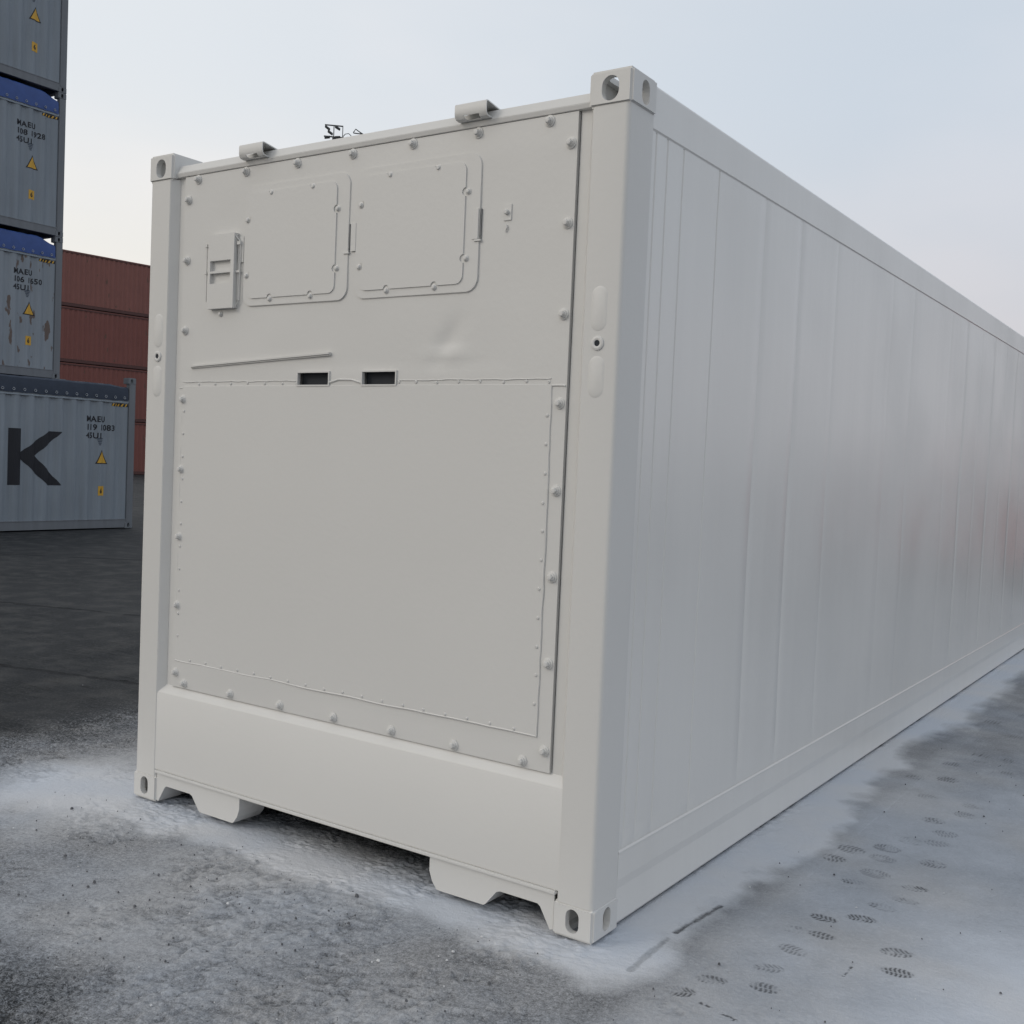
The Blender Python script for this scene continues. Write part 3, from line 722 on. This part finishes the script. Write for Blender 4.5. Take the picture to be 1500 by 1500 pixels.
RING = MB().tube([(.022 * math.cos(a), 0, .022 * math.sin(a)) for a in np.linspace(0, 2 * math.pi, 9)], .006, 5).mesh('lashing_ring', STUD)
def open_top(label, pos, rot, tarp, wall, lines, group, K=False, L=L_, tarptop=2.83, seed=0, marks=True, rail_z=2.41, studs=True):
    root = thing('open_top_container', label, 'container', pos, rot, group)
    shell(root, L, wall, FRAMEG, RAILG, CG, wall_top=rail_z, roof=False)
    # end headers below casting level, leaving daylight under the next container
    for x0 in (.02, L - .10): link('end_header', MB().box(x0, x0 + .08, .16, W_ - .16, 2.46, 2.60).mesh('end_header', FRAMEG), root)
    # tarpaulin: hangs over the rail, arched over roof bows, dips towards the ends
    rr_ = random.Random(seed); nxs = 120; prof = []
    m_ = MB(); rows = []
    xs_ = [.19 + (L - .36) * i / nxs for i in range(nxs + 1)]
    for x in xs_:
        e = min(x, L - x); top = tarptop - (.115 if K is False else .03) * (1 - min(1, max(0, (e - .22) / .28))) + rr_.uniform(-.006, .006)
        sag = .014 * abs(math.sin(x * math.pi / .30)) + rr_.uniform(0, .006)
        hem = rail_z + .030 + .015 * abs(math.sin(x * math.pi / .30))
        sec = [(-.004 - sag * .3, hem), (.004 - sag, (hem + top) / 2), (.010, top - .03), (.045, top), (.4, top + (.01 if K is False else .03) - .01), (W_ / 2, top + .01), (W_ - .4, top), (W_ - .045, top), (W_ - .01, top - .03), (W_ + .004, hem)]
        rows.append([(x, a, b) for a, b in sec])
    k = len(rows[0])
    m_.add([p for r_ in rows for p in r_], [(i * k + j, (i + 1) * k + j, (i + 1) * k + j + 1, i * k + j + 1) for i in range(nxs) for j in range(k - 1)])
    tp = link('tarpaulin', m_.mesh('tarpaulin', tarp, smooth=True), root)
    x = L - .26
    while studs and marks and x > L - 3.6:
        link('lashing_ring', RING, tp, (x, -.014, rail_z + .095)); x -= .205
    if not marks: return root
    y0 = .022
    def mark(name, mesh): link(name, mesh, root)
    if lines:
        mark('lettering', on_wall(text_mesh('\n'.join(lines), .148, L - 1.05, 2.02, NAVY, 1.0), y0))
    em = []
    for i in range(5): em.append(([(L - .82 + i * .012, 1.72 - i * .03), (L - .68 - i * .012, 1.72 - i * .03), (L - .68 - i * .012, 1.70 - i * .03), (L - .82 + i * .012, 1.70 - i * .03)], 0))
    mark('emblem', on_wall(flat(em, None).mesh('emblem', GREYP), y0))
    cx_, zt, zb, hw = L - .70, 1.50, 1.23, .135
    def laid(name, polys, mats, lifts):
        mm = MB()
        for (p, mi), lf in zip(polys, lifts):
            q_ = on_wall(MB().add([(x_, 0, z_) for x_, z_ in p], [tuple(range(len(p)))]).mesh('q', mats[mi]), y0, 1, lf)
            mm.add([v_.co[:] for v_ in q_.vertices], [tuple(f_.vertices) for f_ in q_.polygons], mi)
        mark(name, mm.mesh(name, mats))
    laid('warning_triangle', [([(cx_ - hw, zb), (cx_ + hw, zb), (cx_, zt)], 1), ([(cx_ - hw + .03, zb + .017), (cx_ + hw - .03, zb + .017), (cx_, zt - .035)], 0)], [YEL, BLACK], (.003, .006))
    laid('height_sticker', [([(cx_ - .07, .63), (cx_ + .07, .63), (cx_ + .07, .81), (cx_ - .07, .81)], 0)], [YEL], (.003,))
    mark('height_sticker_print', on_wall(text_mesh('6', .13, cx_ - .036, .675, BLACK), y0, 1, .006))
    st = [([(L - .52, rail_z - .075), (L - .16, rail_z - .075), (L - .16, rail_z - .02), (L - .52, rail_z - .02)], 1)]
    for i in range(5): a = L - .515 + i * .07; st.append(([(a, rail_z - .072), (a + .03, rail_z - .072), (a + .055, rail_z - .023), (a + .025, rail_z - .023)], 0))
    laid('hazard_stripe', st, [YEL, BLACK], (.003,) + (.006,) * 5)
    if K:
        kx, kz, kw = L - 2.56, .82, 1.0
        S_ = [(0, 0), (.236, 0), (.236, 1), (0, 1)]
        U_ = [(.236, .455), (.50, .526), (1.03, .975), (.76, .975), (.236, .585)]
        D_ = [(.236, .455), (.76, 0), (1.03, 0), (.50, .526)]
        laid('letter_K', [([(kx + a, kz + b) for a, b in p], 0) for p in (S_, U_, D_)], [NAVY], (.003, .0032, .0034))
    return root
# long side runs along +y in the world, seen side faces +x: local x -> world +y, local -y -> world +x
KX, KY, A90 = -13.788, 10.172, R(90)
open_top('pale blue-grey open-top container on the ground, big dark K on its side, navy tarpaulin', (KX, KY - L_, 0), A90, TARPD, BLUEGREY,
         ['MAEU', '119 1083', '45U1'], 'pale blue-grey open-top containers', K=True, tarptop=2.74, seed=1)
SX = KX - 2.5
open_top('bottom open-top container of the rear stack, hidden behind the one with the K', (SX, KY - L_, 0), A90, TARP, BLUEGREY, [], 'pale blue-grey open-top containers', seed=2, marks=False)
open_top('rust-streaked pale blue-grey open-top container with blue tarpaulin, resting just above the one with the K', (SX, KY - L_, H_), A90, TARP, BLUEGREY_RUST,
         ['MAEU', '106 1650', '45U1'], 'pale blue-grey open-top containers', seed=3)
open_top('pale blue-grey open-top container, third level of the stack, faded lettering 108 under its blue tarpaulin', (SX, KY - L_, 2 * H_), A90, TARP, BLUEGREY,
         ['MAEU', '108 1928', '45U1'], 'pale blue-grey open-top containers', seed=4)
open_top('topmost pale blue-grey open-top container of the stack, cut off by the photo edge', (SX, KY - L_, 3 * H_), A90, TARP, BLUEGREY,
         ['MAEU', '107 2214', '45U1'], 'pale blue-grey open-top containers', seed=5)

# red dry containers, four high, far behind
def red(label, z, wall, group, pos, rot, L=L_, H=H_, nm='dry_container'):
    root = thing(nm, label, 'container', (pos[0], pos[1], z), rot, group)
    shell(root, L, wall, REDR, REDR, CRD, H=H, wall_top=H - .14)
    return root
ra = R(84.64); ro = (-46.772 - 7.2 * math.cos(ra), 35.024 - 7.2 * math.sin(ra))
RL = ['lowest oxide-red container of the far four-high stack, standing on the yard', 'second oxide-red container from the ground in the far stack',
      'third oxide-red container from the ground in the far stack, below the top one', 'topmost faded red container of the far stack, against the bright sky']
for i in range(4): red(RL[i], i * H_, REDP2 if i == 3 else REDP, 'oxide-red containers stacked four high', ro, ra)

# low red half-height bin far along the right of the yard: it is what shines in the white side
def half_height(pos, rot, label):
    root = thing('half_height_container', label, 'container', (pos[0] + W_, pos[1], 0), rot)
    shell(root, L_ / 2, BRIGHTRED, BRIGHTRED, BRIGHTRED, CRD, H=1.30, wall_top=1.16, roof=False)
    return root
half_height((4.3, 19.5, 0), R(90), 'low red half-height container farther along the yard, beyond the right edge')

# lighting mast whose head shows above the roof of the white container
mr = thing('floodlight_mast', 'distant dark floodlight mast head peeking above the white container roof', 'light mast', (-55.1, 57.8, 0), R(44))
TOP = 26.55
link('pole', MB().lathe([(.32, 0), (.26, 8), (.20, 16), (.12, TOP - .9)], (0, 0, 0), axis=2, sgn=1, seg=12).mesh('pole', MAST, smooth=True), mr)
hd = MB().box(-.75, .75, -.05, .05, TOP - .95, TOP - .87).box(-.05, .02, -.04, .04, TOP - .9, TOP - .1).box(.62, .68, -.04, .04, TOP - .9, TOP - .05)
hd.box(-.70, .68, -.04, .04, TOP - .10, TOP - .02)
link('head_frame', hd.mesh('head_frame', MAST), mr)
for (x, z, t_) in ((-.62, TOP - .28, -.5), (-.35, TOP - .62, -.45), (-.62, TOP - .98, .15), (.32, TOP - .22, -.4), (.35, TOP - .92, .1)):
    c0, s0 = math.cos(t_), math.sin(t_)
    b_ = MB().box(-.26, .26, -.16, .16, -.07, .07); b_.v = [((x + px * c0 - pz * s0) * .8, py, z + px * s0 + pz * c0) for px, py, pz in b_.v]
    link('floodlight', b_.mesh('floodlight', MAST, .02), mr)
cb = MB().tube([(.66, 0, TOP - .85), (.85, 0, TOP - .62), (1.1, 0, TOP - .56), (1.3, 0, TOP - .72)], .03, 5)
cb.tube([(1.45, 0, TOP - .45), (1.62, 0, TOP - .18), (2.0, 0, TOP - .42), (2.2, 0, TOP - .5), (1.45, 0, TOP - .48)], .045, 5)
link('service_arm', cb.mesh('service_arm', MAST), mr)
